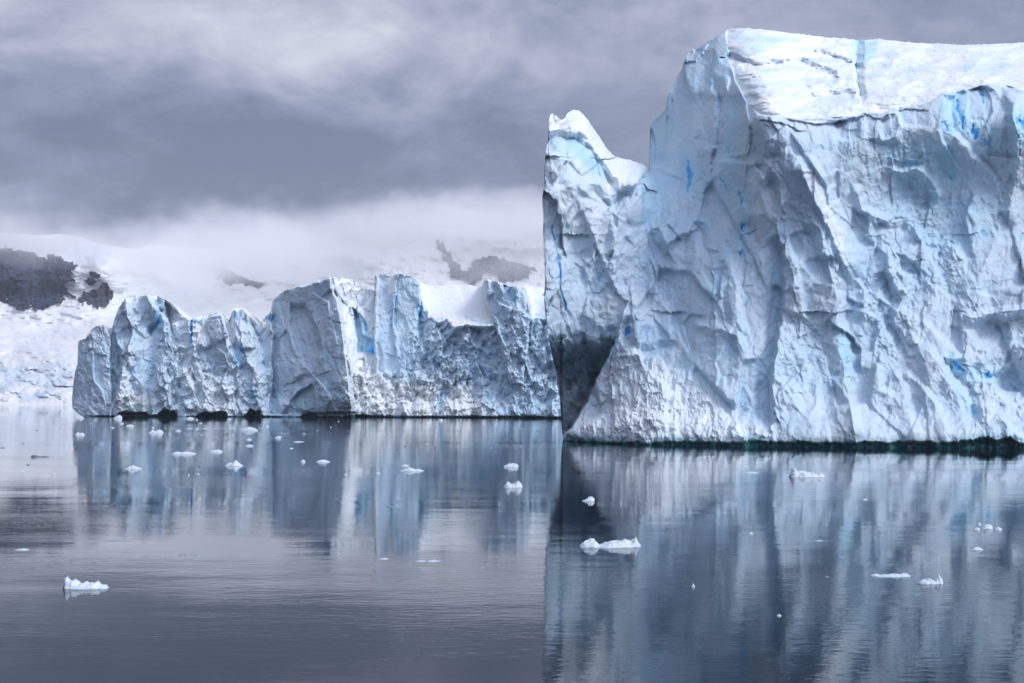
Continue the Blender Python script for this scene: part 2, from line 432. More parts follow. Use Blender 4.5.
    f.tint([(1008, 110), (1040, 112), (1040, 150), (1012, 146)], .36, 6)
    f.tint([(836, 326), (848, 330), (858, 366), (848, 376), (838, 350)], .30, 5)
    f.tint([(946, 352), (1000, 366), (998, 384), (956, 376), (980, 420), (962, 412)], .30, 6)
    f.tint([(700, 290), (728, 250), (732, 280), (712, 310)], .22, 7)
    f.tint([(840, 140), (862, 150), (850, 200), (834, 190)], .14, 8)
    f.tint([(964, 110), (1000, 130), (990, 160), (965, 140)], .24, 8)
    f.tint([(775, 240), (782, 260), (780, 340), (768, 400), (762, 400), (768, 330)], .14, 6)
    f.plate([(930, 158), (948, 148), (962, 168), (956, 186), (940, 182)], -2, .1, .1, 8)
    # ---- big front features
    f.ridge([(760, 118), (764, 150), (760, 190), (770, 225)], 3.0, 18, 12)
    f.step([(803, 168), (812, 186), (824, 210), (836, 238), (848, 264)], 3.0, 8, 12, 3.0)
    f.ridge([(804, 168), (814, 184), (826, 208), (838, 236), (850, 262)], 8.5, 30, 17)
    f.snow = np.maximum(f.snow, .5 * f.mask([(803, 168), (815, 172), (830, 200), (845, 235), (848, 262), (836, 245), (822, 210)], 4))
    f.ridge([(764, 178), (772, 165), (779, 176), (782, 195), (780, 214)], 3.6, 10, 8)
    f.plate([(786, 236), (812, 232), (832, 240), (836, 262), (812, 262), (792, 262)], .5, .10, .10, 4)
    f.ridge([(777, 236), (788, 262), (795, 290)], 2.5, 6, 16)
    f.ridge([(778, 250), (780, 300), (774, 350), (769, 392), (772, 420)], -5.5, 16, 5)
    f.ridge([(784, 300), (780, 340), (772, 380), (778, 408)], 3.5, 5, 26)
    f.ridge([(795, 262), (812, 282), (830, 288), (834, 262)], 1.6, 10, 8)
    f.ridge([(838, 284), (836, 320), (842, 350), (846, 385), (850, 405), (856, 432)], 4.5, 24, 9)
    f.ridge([(835, 382), (846, 398), (853, 414), (857, 436)], 1.5, 9, 4)
    f.plate([(842, 276), (856, 272), (868, 290), (862, 306), (846, 300)], 1.5, .09, .13, 3)
    f.step([(836, 326), (848, 336), (858, 350), (858, 364)], -4.0, 10, 12, 1.2)
    f.plate([(874, 222), (896, 216), (916, 224), (902, 252), (884, 270), (874, 255)], -1.5, .04, .05, 3)
    f.ridge([(858, 190), (866, 208), (882, 218), (905, 222), (918, 234)], 2.6, 7, 7)
    f.plate([(850, 205), (872, 212), (868, 232), (852, 228)], -2.5, -.1, 0, 4)
    f.ridge([(892, 172), (915, 168), (932, 180), (938, 196)], 3.2, 9, 7)
    f.plate([(900, 178), (930, 186), (930, 212), (900, 208)], -1.5, .03, -.05, 4)
    f.ridge([(862, 310), (880, 296), (905, 318), (922, 352), (932, 380)], 2.5, 14, 12)
    f.ridge([(886, 280), (893, 300), (888, 324), (900, 340)], -3, 10, 6)
    f.plate([(894, 252), (914, 262), (918, 276), (902, 272)], -2.5, .02, -.1, 2)
    for pts in ([(894, 372), (906, 400), (916, 430)], [(906, 372), (930, 400), (944, 430)], [(930, 352), (956, 385), (980, 408), (1006, 424), (1024, 442)], [(876, 370), (878, 390), (890, 398), (902, 402)]):
        f.ridge(pts, 2.6, 14, 7)
    f.ridge([(952, 366), (968, 392), (974, 418)], -4, 12, 8)
    f.plate([(990, 372), (1024, 362), (1060, 370), (1060, 420), (1024, 412), (1000, 396)], -3.2, .03, .05, 12)
    f.plate([(962, 330), (985, 318), (1030, 316), (1060, 330), (1060, 352), (990, 352)], -2.6, .02, .12, 11)
    f.ridge([(970, 318), (1000, 310), (1030, 308), (1100, 316)], 3.0, 9, 7)
    # ---- spire
    f.snow = np.maximum(f.snow, .75 * f.mask([(548, 106), (580, 104), (650, 165), (640, 182), (618, 192), (604, 186), (590, 160), (576, 140), (548, 132)], 6))
    f.snow = np.maximum(f.snow, .30 * f.mask([(545, 140), (600, 160), (640, 180), (606, 200), (592, 240), (570, 220), (545, 195)], 10))
    f.ridge([(568, 112), (582, 130), (600, 156), (616, 176), (636, 184)], 5.0, 14, 26)
    f.ridge([(549, 141), (562, 137), (578, 140), (592, 150), (602, 170), (612, 182)], -3.6, 10, 8)
    f.tint([(566, 140), (582, 138), (600, 160), (606, 178), (592, 172), (578, 158)], .42, 5)
    f.tint([(552, 150), (566, 146), (570, 158), (554, 160)], .22, 5)
    f.ridge([(592, 190), (608, 206), (628, 196), (645, 180)], -3.4, 8, 9)
    f.step([(546, 192), (554, 200), (557, 214), (564, 228), (566, 244)], -3.2, 20, 14, 1.2)
    f.plate([(585, 222), (610, 205), (616, 240), (612, 268), (590, 262)], 1.0, -.03, -.05, 4)
    f.ridge([(640, 176), (630, 200), (616, 222), (612, 250)], 3.0, 9, 26)
    f.plate([(642, 178), (668, 181), (666, 214), (655, 230), (640, 226)], -.5, .10, .02, 3)
    f.tint([(642, 176), (668, 180), (664, 214), (642, 226)], .29, 8)
    f.tint([(560, 262), (612, 262), (600, 300), (566, 300)], .12, 12)
    f.plate([(656, 228), (690, 190), (700, 196), (698, 230), (668, 250)], 2.4, -.04, .05, 3)
    f.ridge([(690, 190), (672, 210), (657, 228), (668, 250)], 2.4, 6, 20)
    f.ridge([(626, 322), (628, 345), (650, 350), (672, 345)], -2, 8, 8)
    f.ridge([(624, 312), (616, 336), (604, 362), (594, 386), (582, 408), (568, 432)], 3.0, 3, 26)
    f.ridge([(700, 226), (706, 250), (716, 262)], -2.5, 8, 8)
    f.ridge([(718, 262), (729, 262), (735, 292), (738, 330)], 2.6, 12, 9)
    f.ridge([(700, 325), (722, 330), (740, 345)], 2.0, 8, 8)
    # apron snow
    apron = f.mask([(625, 330), (650, 360), (700, 385), (740, 415), (800, 436), (900, 446), (560, 446), (590, 398)], 12)
    f.snow = np.maximum(f.snow, .50 * apron)
    f.R += apron * (1.1 * fbm(U / 7, V / 9, 61, 4, .6, True) + .8 * fbm(U / 3.5, V / 10, 62, 3))
    low_band = sstep(425, 438, V)
    f.snow = np.maximum(f.snow, .25 * low_band)
    f.R *= (1 - .85 * cap) * (.84 - .30 * sstep(640, 700, U))
    f.R *= (1 - .75 * hollow)
    f.blue = f.blue * (1 - hollow)
    f.snow = np.maximum(f.snow, .45 * hollow * sstep(362, 395, V))  # lower hollow wall whitened in colour to lift its shade
    # hollow roughness
    f.R += hollow * (3.2 * fbm(wu / 10, wv / 12, 81, 5, .6, True) + 1.4 * plates(U, V, 11, 16, 811, .8, 2.0, .4, .06) + 1.6 * facets(wu, wv, 13, 17, 83, 2.5, 1.2, 'min'))
    # ---- snow cap relief: layers, wind crust and the blue trough
    sc_ = (1.0 * fbm(U / 70 + .4 * fbm(U / 60, V / 30, 3, 2), V / 6.5, 91, 4) * .7 + 1.8 * fbm(U / 40, V / 16, 92, 4) + .2 * fbm(U / 9, V / 5, 93, 3))
    f.R += cap * (sc_ * 1.1 + 1.2 * fbm(U / 40 + V / 30, V / 16 + U / 200, 96, 4, .5, True))
    f.ridge([(728, 60), (760, 62), (800, 64), (832, 74)], -3.2, 9, 5)
    f.ridge([(820, 54), (842, 60), (862, 66)], -2.5, 7, 4)
    f.ridge([(815, 96), (848, 92)], -2.2, 6, 4); f.ridge([(812, 84), (840, 80)], 1.5, 5, 6)
    f.ridge([(856, 40), (858, 70), (859, 96)], -3.0, 4, 8)
    capm = cap
    f.snow = np.maximum(f.snow, capm * (.62 + .6 * fbm(U / 34, V / 5, 95, 4)))
    f.tint([(730, 38), (748, 36), (790, 40), (782, 45), (760, 48), (742, 46)], .24, 4)
    f.tint([(852, 41), (878, 43), (876, 56), (866, 62), (856, 58)], .40, 4)
    f.crack([(857, 60), (859, 78), (859, 96)], 1.0, .8, .62)
    f.tint([(958, 66), (976, 66), (972, 72), (956, 72)], .18, 3)
    f.tint([(830, 76), (846, 84), (840, 92), (826, 86)], .11, 4)
    # ---- waterline: undercut band of wet green ice
    Dn = D - f.R
    wl = HC * F / (interp(U[0], [(543, 441), (565, 441), (600, 443.2), (650, 445), (750, 446.6), (850, 447.5), (1000, 448.5), (1112, 449)]) - VH)
    Dn0 = Dn.copy()
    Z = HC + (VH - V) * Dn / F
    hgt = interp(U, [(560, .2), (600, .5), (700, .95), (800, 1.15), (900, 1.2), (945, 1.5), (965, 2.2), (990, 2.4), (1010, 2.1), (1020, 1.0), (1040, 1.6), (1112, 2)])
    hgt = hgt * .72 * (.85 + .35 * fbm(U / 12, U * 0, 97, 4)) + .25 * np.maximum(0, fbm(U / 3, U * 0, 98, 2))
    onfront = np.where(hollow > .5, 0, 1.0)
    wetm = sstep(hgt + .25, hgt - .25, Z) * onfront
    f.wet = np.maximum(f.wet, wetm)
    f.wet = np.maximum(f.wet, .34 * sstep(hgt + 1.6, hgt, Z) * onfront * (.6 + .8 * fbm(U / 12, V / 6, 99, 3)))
    # settle the foot of the front on the water, under the lip
    foot = sstep(6.0, 0.5, Z) * onfront
    Dn = Dn * (1 - foot) + (wl[None] - .5 * f.R) * foot
    Dn = Dn + wetm * np.minimum(2.5, 1.1 * hgt)
    # hollow's shade painted in teal, heavier under its roof and along the apron
    f.wet = np.maximum(f.wet, hollow * .15 * sstep(-.1, .6, fbm(wu / 10, wv / 10, 85, 4) + .6 * sstep(378, 352, V)  - .5 * sstep(380, 400, V) + .7 * sstep(8, 3, np.abs(U - interp(V, [(340, 598), (372, 594), (400, 586), (440, 566)]))) * (V > 365)))
    root = empty('iceberg', (95, 240, 0))
    tag(root, 'towering near iceberg with left spire, fractured blue-grey cliffs and sloping snow top', 'iceberg')
    spire_cap = f.mask([(545, 100), (580, 100), (655, 165), (650, 178), (636, 182), (618, 178), (604, 168), (592, 150), (580, 134), (566, 128), (545, 128)], .5) > .5
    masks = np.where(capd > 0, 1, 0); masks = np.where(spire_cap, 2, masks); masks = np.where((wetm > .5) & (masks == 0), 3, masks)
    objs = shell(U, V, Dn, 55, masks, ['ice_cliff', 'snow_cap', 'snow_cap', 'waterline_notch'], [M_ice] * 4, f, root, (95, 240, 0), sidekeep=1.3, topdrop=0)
    for o in objs:
        if 'notch' in o.name: o['label'] = 'dark green wave-cut band along the waterline'
    return root
near_iceberg()
# ------------------------------------------------------------------ far iceberg
def far_iceberg():
    us = np.arange(72.0, 572, .5); nr = 300
    top = [(72, 400), (73, 386), (75, 372), (78, 362), (76.5, 350), (76, 344), (80, 340), (85, 339), (88, 334), (93, 328), (99, 324.5), (104, 325), (108, 331), (112, 327), (115, 318), (118, 309), (121, 304),
           (125, 298.5), (131, 297), (140, 296), (150, 295), (158, 296), (163, 299), (170, 302), (176, 308), (180, 313), (185, 318), (190, 321), (193, 319), (200, 316), (208, 315),
           (215, 313), (221, 313.5), (226, 317), (229, 320), (232, 312), (236, 308.5), (241, 307), (246, 309), (250, 316), (254, 320), (259, 326), (262, 320), (266, 316), (270, 313), (272, 303), (275, 298),
           (282, 293), (284, 290.5), (300, 285.5), (315, 281.5), (326, 278.5), (333, 277.5), (345, 278.5), (352, 280), (358, 284), (366, 289), (374.5, 291), (374.7, 276), (380, 274.5), (386, 274), (387, 276), (393, 276), (394, 275),
           (400, 274), (408, 275.5), (416, 279), (421, 283), (430, 285.5), (450, 285), (470, 284.5), (482, 287), (483.5, 281), (488, 279), (497, 281.5), (506, 284), (516, 286.5), (519, 289), (524, 285), (528, 286), (540, 287), (552, 287), (572, 288)]
    bot = [(72, 408), (75, 411), (80, 415), (85, 417.6), (130, 418), (250, 418.4), (400, 419), (572, 420)]
    vt = interp(us, top) + .8 * fbm(us / 2.2, us * 0, 205, 3); vb = interp(us, bot)
    t = np.linspace(0, 1, nr)[:, None]
    k1 = 60; ref = np.maximum(300, vt + 3)
    V = np.concatenate([vt + np.linspace(0, 1, k1, endpoint=False)[:, None] * (ref - vt), ref + np.linspace(0, 1, nr - k1)[:, None] * (vb - ref)]); U = np.repeat(us[None], nr, 0)
    wlv = interp(U, [(72, 416.4), (250, 417.0), (400, 417.6), (572, 418.6)])
    W = HC * F / (wlv - VH)                      # distance of the waterline
    H = (417 - V) / 140.0
    D = W + 14 * np.clip(H, 0, 1.3)              # general lean
    wu = U + 3.0 * fbm(U / 16, V / 20, 211, 4) + .8 * fbm(U / 4, V / 5, 212, 3)
    wv = V + 3.0 * fbm(U / 16, V / 18, 213, 4) + .8 * fbm(U / 4, V / 5, 214, 3)
    f = Field(wu, wv)
    rub = np.clip(.25 + .8 * fbm(U / 30, V / 34, 272, 3) + .8 * f.mask([(400, 325), (480, 318), (552, 322), (560, 418), (340, 418), (350, 380), (400, 372)], 12)
                  + .5 * f.mask([(160, 330), (190, 320), (240, 370), (230, 415), (160, 415)], 10)
                  - .6 * f.mask([(374, 270), (420, 276), (422, 370), (374, 372)], 4) - .5 * f.mask([(280, 285), (335, 277), (348, 360), (310, 410), (280, 380)], 8), 0, 1.3)
    f.R += facets(wu, wv, 19, 40, 301, 4.0, 2.4, 'max') * (1 - .6 * np.clip(rub, 0, 1))
    pu = U + 1.2 * fbm(U / 9, V / 9, 15, 3); pv = V + 1.2 * fbm(U / 9, V / 9, 17, 3)
    slab = f.mask([(270, 296), (284, 288), (332, 276), (350, 360), (356, 418), (270, 418)], 4) + f.mask([(376, 272), (420, 276), (422, 370), (376, 372)], 3) + f.mask([(70, 330), (112, 330), (113, 418), (70, 418)], 4)
    f.R *= 1 - .5 * slab
    f.R += plates(pu, pv, 15, 30, 701, 1.3, 3.8, .25, .06) * (1 - .55 * slab) + plates(pu, pv, 7, 11, 721, 1.0, 2.2, -.4, .08) * (.4 + .6 * rub) * (1 - .5 * slab)
    f.R += facets(wu, wv, 8, 13, 340, 3.0, 2.0, 'min') * (.7 * rub)
    f.R += facets(wu, wv, 4.6, 6, 360, 2.0, 1.6, 'max') * (.1 + .8 * rub)
    f.R += 1.5 * fbm(wu / 5, wv / 7, 351, 4, .55, True) * (.2 + rub) + .5 * fbm(U / 2, V / 3, 352, 2) * (.3 + rub)
    f.R += .3 * fbm(wu / 4, wv / 14, 357, 3)
    f.R -= 11 * sstep(338, 342, U + .12 * (V - 300) * -1 + 0) * 1.0
    # leftmost slab
    f.plate([(70, 335), (104, 322), (112, 335), (113, 417), (68, 417)], 0, .40, 0, 2)
    f.step([(118, 304), (114, 330), (120, 352), (122, 372), (116, 392), (110, 414)], -9, 22, 22, 1.2)
    f.ridge([(126, 298), (126, 318), (130, 340), (124, 370), (118, 400)], 4, 6, 26)
    f.ridge([(148, 296), (156, 312), (164, 330), (168, 360), (166, 385), (168, 412)], 4, 18, 8)
    f.step([(150, 296), (158, 308), (168, 320), (172, 345), (168, 372), (172, 414)], 7, 16, 14, 1.5)
    f.ridge([(150, 334), (157, 322), (160, 310)], -5, 4, 4)
    f.plate([(164, 299), (180, 312), (190, 320), (184, 346), (170, 340)], -6, .25, .15, 3)
    f.plate([(186, 320), (222, 313), (230, 336), (226, 340), (206, 350), (190, 346)], 3, .05, -.03, 2)
    f.plate([(196, 350), (226, 344), (246, 372), (222, 378), (200, 372)], -1, .1, -.08, 3)
    f.plate([(222, 313), (230, 320), (236, 340), (244, 366), (236, 352), (226, 330)], -5, .3, .1, 1.5)
    f.plate([(233, 309), (246, 309), (254, 326), (256, 350), (240, 350), (234, 330)], 3, .10, 0, 2)
    f.ridge([(256, 322), (262, 345), (266, 380), (270, 414)], -5, 8, 10)
    # the great slab with the hollow under its lip
    f.plate([(272, 298), (284, 290), (330, 277), (338, 300), (346, 340), (350, 360), (356, 414), (270, 414)], 10, .42, 0, 1.6)
    f.plate([(284, 290), (330, 278), (332, 288), (318, 300), (288, 306), (278, 300)], 2, .0, -.2, 1.2)
    f.plate([(290, 305), (306, 304), (318, 330), (322, 352), (312, 372), (298, 360), (288, 330)], -7, -.25, .06, 4)
    f.ridge([(300, 380), (314, 376), (318, 400)], -3, 20, 5)
    f.plate([(280, 412), (298, 392), (314, 384), (316, 416), (282, 418)], -5, .1, .05, 2)
    # sunlit side going back to the pillar
    f.plate([(332, 276), (376, 276), (376, 374), (350, 378), (344, 340), (338, 300)], -1, -.42, .10, 1.2)
    f.snow = np.maximum(f.snow, .75 * f.mask([(332, 276), (377, 276), (377, 376), (420, 385), (470, 392), (490, 416), (358, 416), (344, 350), (336, 300)], 4))  # sunlight on this side and the apron also whitened into the colour
    f.plate([(354, 308), (366, 318), (374, 340), (374, 353), (358, 354)], -3, .25, .02, 1.5)
    f.tint([(354, 308), (366, 318), (374, 342), (372, 352), (358, 352)], .5, 3)
    f.tint([(366, 352), (371, 346), (374.5, 336), (375.5, 354), (368, 354)], .9, 1.8)
    # pillars
    f.plate([(375, 272), (393.5, 272), (393, 330), (400, 380), (398, 392), (377, 372)], -3, -.03, 0, 1.0)
    f.plate([(397, 272), (418, 276), (422, 300), (424, 330), (416, 372), (398, 372), (394, 310)], -2, .0, 0, 1.2)
    f.crack([(395, 292), (394.5, 310), (395, 330)], 1.5, 4, .62)
    f.snow = np.maximum(f.snow, .9 * f.mask([(388, 270), (394, 270), (394, 292), (388, 292)], 1.5))
    f.plate([(420, 282), (428, 310), (424, 345), (418, 340)], -4, -.3, 0, 2)
    f.tint([(415, 306), (424, 304), (424, 318), (417, 318)], .6, 2)
    f.crack([(420, 312), (419, 326), (415, 340)], 1.1, 2, .6)
    # upper snow slope between the pillars
    sl = f.mask([(418, 276), (484, 280), (484, 292), (494, 326), (470, 326), (452, 330), (446, 318), (434, 326), (424, 306)], 2)
    sl2 = f.mask([(526, 280), (560, 280), (560, 320), (532, 320), (529, 300)], 2)
    slope = np.clip(sl + sl2, 0, 1)
    up = slope * np.clip((326 - V), 0, 60)
    f.R = f.R * (1 - .85 * slope) - up * .85 - slope * 2
    f.snow = np.maximum(f.snow, slope)
    f.tint([(536, 300), (546, 300), (546, 310), (536, 308)], .2, 3)
    f.crack([(545, 294), (548, 296)], 1.5, 1, .9)
    # flaring pillar on the right
    f.plate([(483, 279), (497, 281), (504, 287), (517, 286), (529, 286), (530, 310), (530, 350), (524, 385), (510, 385), (500, 340), (486, 305)], 6, .05, 0, 1.2)
    f.plate([(502, 286), (513, 287), (514, 305), (504, 300)], -5, .2, .1, 1.5)
    f.ridge([(496, 282), (506, 300), (512, 330), (514, 370)], 1.6, 6, 6)
    # cracks
    for pts, w, b in (([(151, 334), (156, 326), (158, 316)], 1.8, 1), ([(154, 326), (160, 322)], 1.4, .9), ([(193, 320), (192, 332), (191, 341)], 1.3, 1), ([(196, 318), (200, 324)], 1.2, .6),
                      ([(235, 312), (237, 318)], 1.6, .9), ([(233, 350), (238, 360), (241, 368)], 3, .75), ([(236, 340), (242, 350)], 2, .7), ([(248, 384), (251, 392), (251, 401)], 2.4, .62),
                      ([(271.5, 314), (271.5, 320)], 1.8, 1), ([(244, 352), (243, 346)], 1.4, .8), ([(437, 362), (438, 370)], 1.2, .7), ([(444, 384), (443, 400), (440, 412)], 2.2, .55),
                      ([(116, 314), (120, 345)], 2, .25), ([(466, 318), (480, 322), (492, 322)], 1.6, .3), ([(535, 316), (548, 318)], 2, .4), ([(440, 318), (434, 324)], 2, .35)):
        f.crack(pts, w, 2.2, b)
    for poly, a in (([(160, 298), (205, 320), (200, 345), (185, 352), (165, 318)], .6), ([(222, 312), (234, 318), (232, 332), (240, 348), (230, 340)], .8), ([(246, 310), (262, 322), (272, 312), (268, 330), (256, 330)], .55),
                    ([(170, 340), (190, 350), (205, 375), (235, 385), (232, 412), (200, 412), (176, 372)], .4), ([(122, 386), (150, 400), (148, 410), (118, 408), (112, 398)], .5), ([(126, 340), (133, 350), (128, 390), (118, 395)], .5),
                    ([(340, 374), (480, 385), (486, 416), (352, 416)], .45)):
        f.snow = np.maximum(f.snow, a * f.mask(poly, 3))
    f.snow = np.maximum(f.snow, .8 * sstep(5, 1, V - vt[None]) * (U < 275) + .5 * sstep(3, 0, V - vt[None]))
    Dn = D - f.R
    # foot of the cliff and wave-cut caves at the waterline
    Z = HC + (VH - V) * Dn / F
    capx = interp(U, [(72, .3), (117, .4), (119, 2.8), (124, 3.0), (135, 2.6), (146, 2.9), (150, .9), (157, 1.2), (161, 3.4), (165, 5.4), (168, 4.2), (174, 3.9), (178, .2), (196, .3), (199, 1.8), (204, 2.9), (213, 2.6), (219, 3.6), (226, 3.3), (228, .3),
                      (243, .3), (246, 1.6), (250, 4.6), (254, 3.6), (260, 4.0), (261, .6), (300, .5), (303, 2.0), (310, 2.2), (316, 2.0), (318, .5), (344, .5), (352, 1.3), (366, 1.3), (372, .7), (572, .8)])
    capx = capx * .68 * (.9 + .15 * fbm(U / 5, U * 0, 297, 3)) + .25 * np.maximum(0, fbm(U / 2.5, U * 0 + 3, 298, 2) - .1)
    foot = sstep(9, 1, Z)
    Dn = Dn * (1 - foot) + (W - .6 * f.R) * foot
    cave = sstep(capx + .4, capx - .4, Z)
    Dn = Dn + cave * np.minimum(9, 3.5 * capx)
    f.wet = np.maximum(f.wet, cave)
    f.wet = np.maximum(f.wet, .16 * f.mask([(284, 412), (300, 394), (313, 386), (315, 416)], 2) )
    f.wet = np.maximum(f.wet, .14 * f.mask([(122, 403), (150, 405), (176, 403), (172, 416), (124, 416)], 2))
    root = empty('iceberg', (-78, 590, 0))
    tag(root, 'long low blocky iceberg behind the near one, with ragged towers, pillars and sunlit snow slope', 'iceberg')
    masks = np.where(slope > .5, 1, 0); masks = np.where((cave > .5) & (masks == 0), 2, masks)
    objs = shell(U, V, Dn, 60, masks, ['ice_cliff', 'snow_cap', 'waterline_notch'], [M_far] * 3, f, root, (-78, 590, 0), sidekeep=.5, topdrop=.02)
    for o in objs:
        if 'notch' in o.name: o['label'] = 'dark wave-cut caves along the waterline'
far_iceberg()
# ------------------------------------------------------------------ glacier coast and mountains behind
def mountains():
    us = np.concatenate([np.arange(-90, 560, 1.0), np.arange(560, 760, 4.0)])
    vs = np.concatenate([np.arange(186, 225, 3.0), np.arange(225, 406.5, .8)])
    U, V = np.meshgrid(us, vs)
    crest = 249 - 15 * sstep(150, 60, us)[None] - 14 * sstep(400, 440, us)[None] * sstep(560, 500, us)[None] + 5 * fbm(us / 55, us * 0, 499, 3)[None] - 6 * np.exp(-((us - 450) / 60.) ** 2)[None]
    V = V.max() - (V.max() - V) * (V.max() - crest) / (V.max() - V.min())
    ctl = []
    for u in (-90, 0, 60, 110):
        ctl += [(u, 406, 1420), (u, 396, 1450), (u, 385, 1520), (u, 350, 1760), (u, 312, 2080), (u, 304, 2120), (u, 258, 2200), (u, 244, 2420), (u, 220, 2600), (u, 186, 2800)]
    for u in (170, 260):
        ctl += [(u, 406, 1420), (u, 385, 1550), (u, 340, 1950), (u, 310, 2300), (u, 280, 2550), (u, 250, 2700), (u, 220, 2850), (u, 186, 3000)]
    for u in (360, 470, 560, 760):
        ctl += [(u, 406, 1420), (u, 385, 1600), (u, 340, 2000), (u, 310, 2150), (u, 285, 2230), (u, 262, 2300), (u, 240, 2360), (u, 186, 2600)]
    D = tps(ctl, U, V, 1e-3)
    sc_ = D / 2000
    R = 55 * fbm(U / 60, V / 22, 401, 5) * sstep(400, 350, V) + 9 * fbm(U / 14, V / 6, 402, 4, .5) * sstep(404, 370, V)
    # icefall bands of seracs
    band = sstep(405, 398, V) * (sstep(345, 372, V)) + .8 * np.exp(-((V - (258 - .12 * U)) / 16) ** 2) * (U < 150) + .7 * np.exp(-((V - 296) / 14) ** 2 - ((U - 150) / 45) ** 2)
    ser = facets(U + 4 * fbm(U / 9, V / 5, 7, 2), V, 9, 4.2, 411, 16, 10, 'max') + 7 * fbm(U / 4, V / 2.2, 412, 3)
    R += band * ser
    lay = fbm(U / 120 + .5, (V + .04 * U) / 3.2, 421, 3) * sstep(300, 318, V) * sstep(372, 345, V)
    R += 7 * lay
    wu = U + 4 * fbm(U / 14, V / 12, 431, 4) + 1.2 * fbm(U / 3, V / 3, 432, 3); wv = V + 4 * fbm(U / 14, V / 12, 433, 4) + 1.2 * fbm(U / 3, V / 3, 434, 3)
    rock1 = [(-95, 244), (-30, 247), (0, 247), (20, 250), (35, 254), (50, 252), (62, 256), (69, 263), (76, 262), (80, 272), (85, 276), (92, 271), (98, 272), (104, 281), (112, 288), (115, 297), (108, 305), (98, 311), (85, 308),
             (78, 302), (68, 298), (58, 306), (40, 310), (20, 311), (8, 305), (0, 303), (-30, 306), (-95, 310)]
    patch = [(66, 286), (76, 283), (88, 286), (102, 281), (96, 288), (84, 293), (76, 299), (70, 293)]
    rock2 = [(436, 238), (444, 240), (449, 250), (456, 262), (466, 270), (476, 260), (487, 256), (505, 256), (522, 263), (540, 268), (530, 275), (518, 284), (502, 283), (494, 276), (487, 272), (480, 278), (470, 296), (466, 288), (471, 279), (460, 278), (451, 277), (445, 265), (438, 254)]
    rock3 = [(208, 262), (222, 264), (240, 276), (268, 284), (262, 291), (240, 287), (220, 284), (210, 276)]
    rock4 = [(214, 236), (230, 238), (248, 250), (236, 256), (220, 252)]
    rk = np.full(U.shape, -99.0)
    for p in (rock1, rock2, rock3, rock4): rk = np.maximum(rk, inpoly(wu, wv, p))
    for p in (patch,  [(72, 270), (80, 268), (84, 280), (76, 279)]): rk = np.minimum(rk, -inpoly(wu, wv, p))
    rk = rk + 1.3 * fbm(wu / 6 + wv / 9, wv / 4.2, 441, 4, .5) + 1.5 * fbm(wu / 14, wv / 9, 442, 3, .5, True) - 1
    st = fbm((wu + .8 * wv) / 26, (wv - .5 * wu) / 5.5, 443, 4, .5, True)        # snow lying in gullies
    rk = rk - 16 * np.clip(st - .50, 0, 1)
    rock = sstep(-.6, .6, rk)
    R += rock * (26 * fbm(wu / 7, wv / 18, 451, 5, .62, True) + 26 * fbm(wu / 30, wv / 40, 452, 3))
    D = D - R
    P = rays(U, V, D)
    blue = np.clip(band * (.20 + .45 * fbm(U / 10, V / 5, 461, 4)), 0, .45) * (V > 300) + np.clip(band * (.1 + .2 * fbm(U / 10, V / 5, 462, 3)), 0, .3) * (V <= 300)
    blue += np.clip(lay, 0, 1) * .16
    # rock tone: grey, with a rusty buttress low on the right
    rust = sstep(-3, 4, inpoly(wu, wv, [(70, 300), (80, 290), (112, 284), (118, 300), (98, 314), (78, 308)]))
    A = np.stack([blue, rust, rock], -1).reshape(-1, 3)
    # the side below the picture: run the shore under the water, close with a skirt
    skirt = P[-1:].copy(); skirt[..., 2] = -6
    P = np.concatenate([P, skirt]); A = np.concatenate([A, A.reshape(U.shape + (3,))[-1]])
    m, t, N, L = nt('mountain_snow_and_rock')
    out = N.new('ShaderNodeOutputMaterial'); b = N.new('ShaderNodeBsdfPrincipled'); L.new(b.outputs[0], out.inputs[0])
    at = node(N, 'ShaderNodeAttribute', attribute_name='mix'); sp = N.new('ShaderNodeSeparateColor'); L.new(at.outputs['Color'], sp.inputs[0])
    tc = N.new('ShaderNodeTexCoord')
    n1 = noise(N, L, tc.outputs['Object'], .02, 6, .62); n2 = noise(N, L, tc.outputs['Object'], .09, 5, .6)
    snow = mixc(N, L, n1.outputs[0], (.62, .645, .66), (.74, .755, .765))  # snow tone lowered to stand for cloud shade on the slope
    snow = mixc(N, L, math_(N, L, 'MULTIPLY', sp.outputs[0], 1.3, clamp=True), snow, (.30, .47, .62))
    rockc = mixc(N, L, ramp(N, L, n2.outputs[0], [(.35, 0.0), (.7, 1.0)]), (.012, .022, .046), (.045, .066, .110))
    rockc = mixc(N, L, math_(N, L, 'MULTIPLY', sp.outputs[1], .4), rockc, (.085, .060, .066))
    rm = math_(N, L, 'ADD', sp.outputs[2], math_(N, L, 'MULTIPLY_ADD', n2.outputs[0], .4, -.2))
    rm = ramp(N, L, rm, [(.42, 0.0), (.56, 1.0)])
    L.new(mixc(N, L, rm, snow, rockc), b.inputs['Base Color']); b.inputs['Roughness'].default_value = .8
    b.inputs['Specular IOR Level'].default_value = .2
    bp = N.new('ShaderNodeBump'); bp.inputs['Strength'].default_value = .3; bp.inputs['Distance'].default_value = 4
    L.new(n2.outputs[0], bp.inputs['Height']); L.new(bp.outputs[0], b.inputs['Normal'])
    nr, nc = P.shape[:2]
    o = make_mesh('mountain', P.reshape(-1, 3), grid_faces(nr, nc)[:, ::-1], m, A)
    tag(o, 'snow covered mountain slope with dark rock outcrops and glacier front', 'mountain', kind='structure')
mountains()
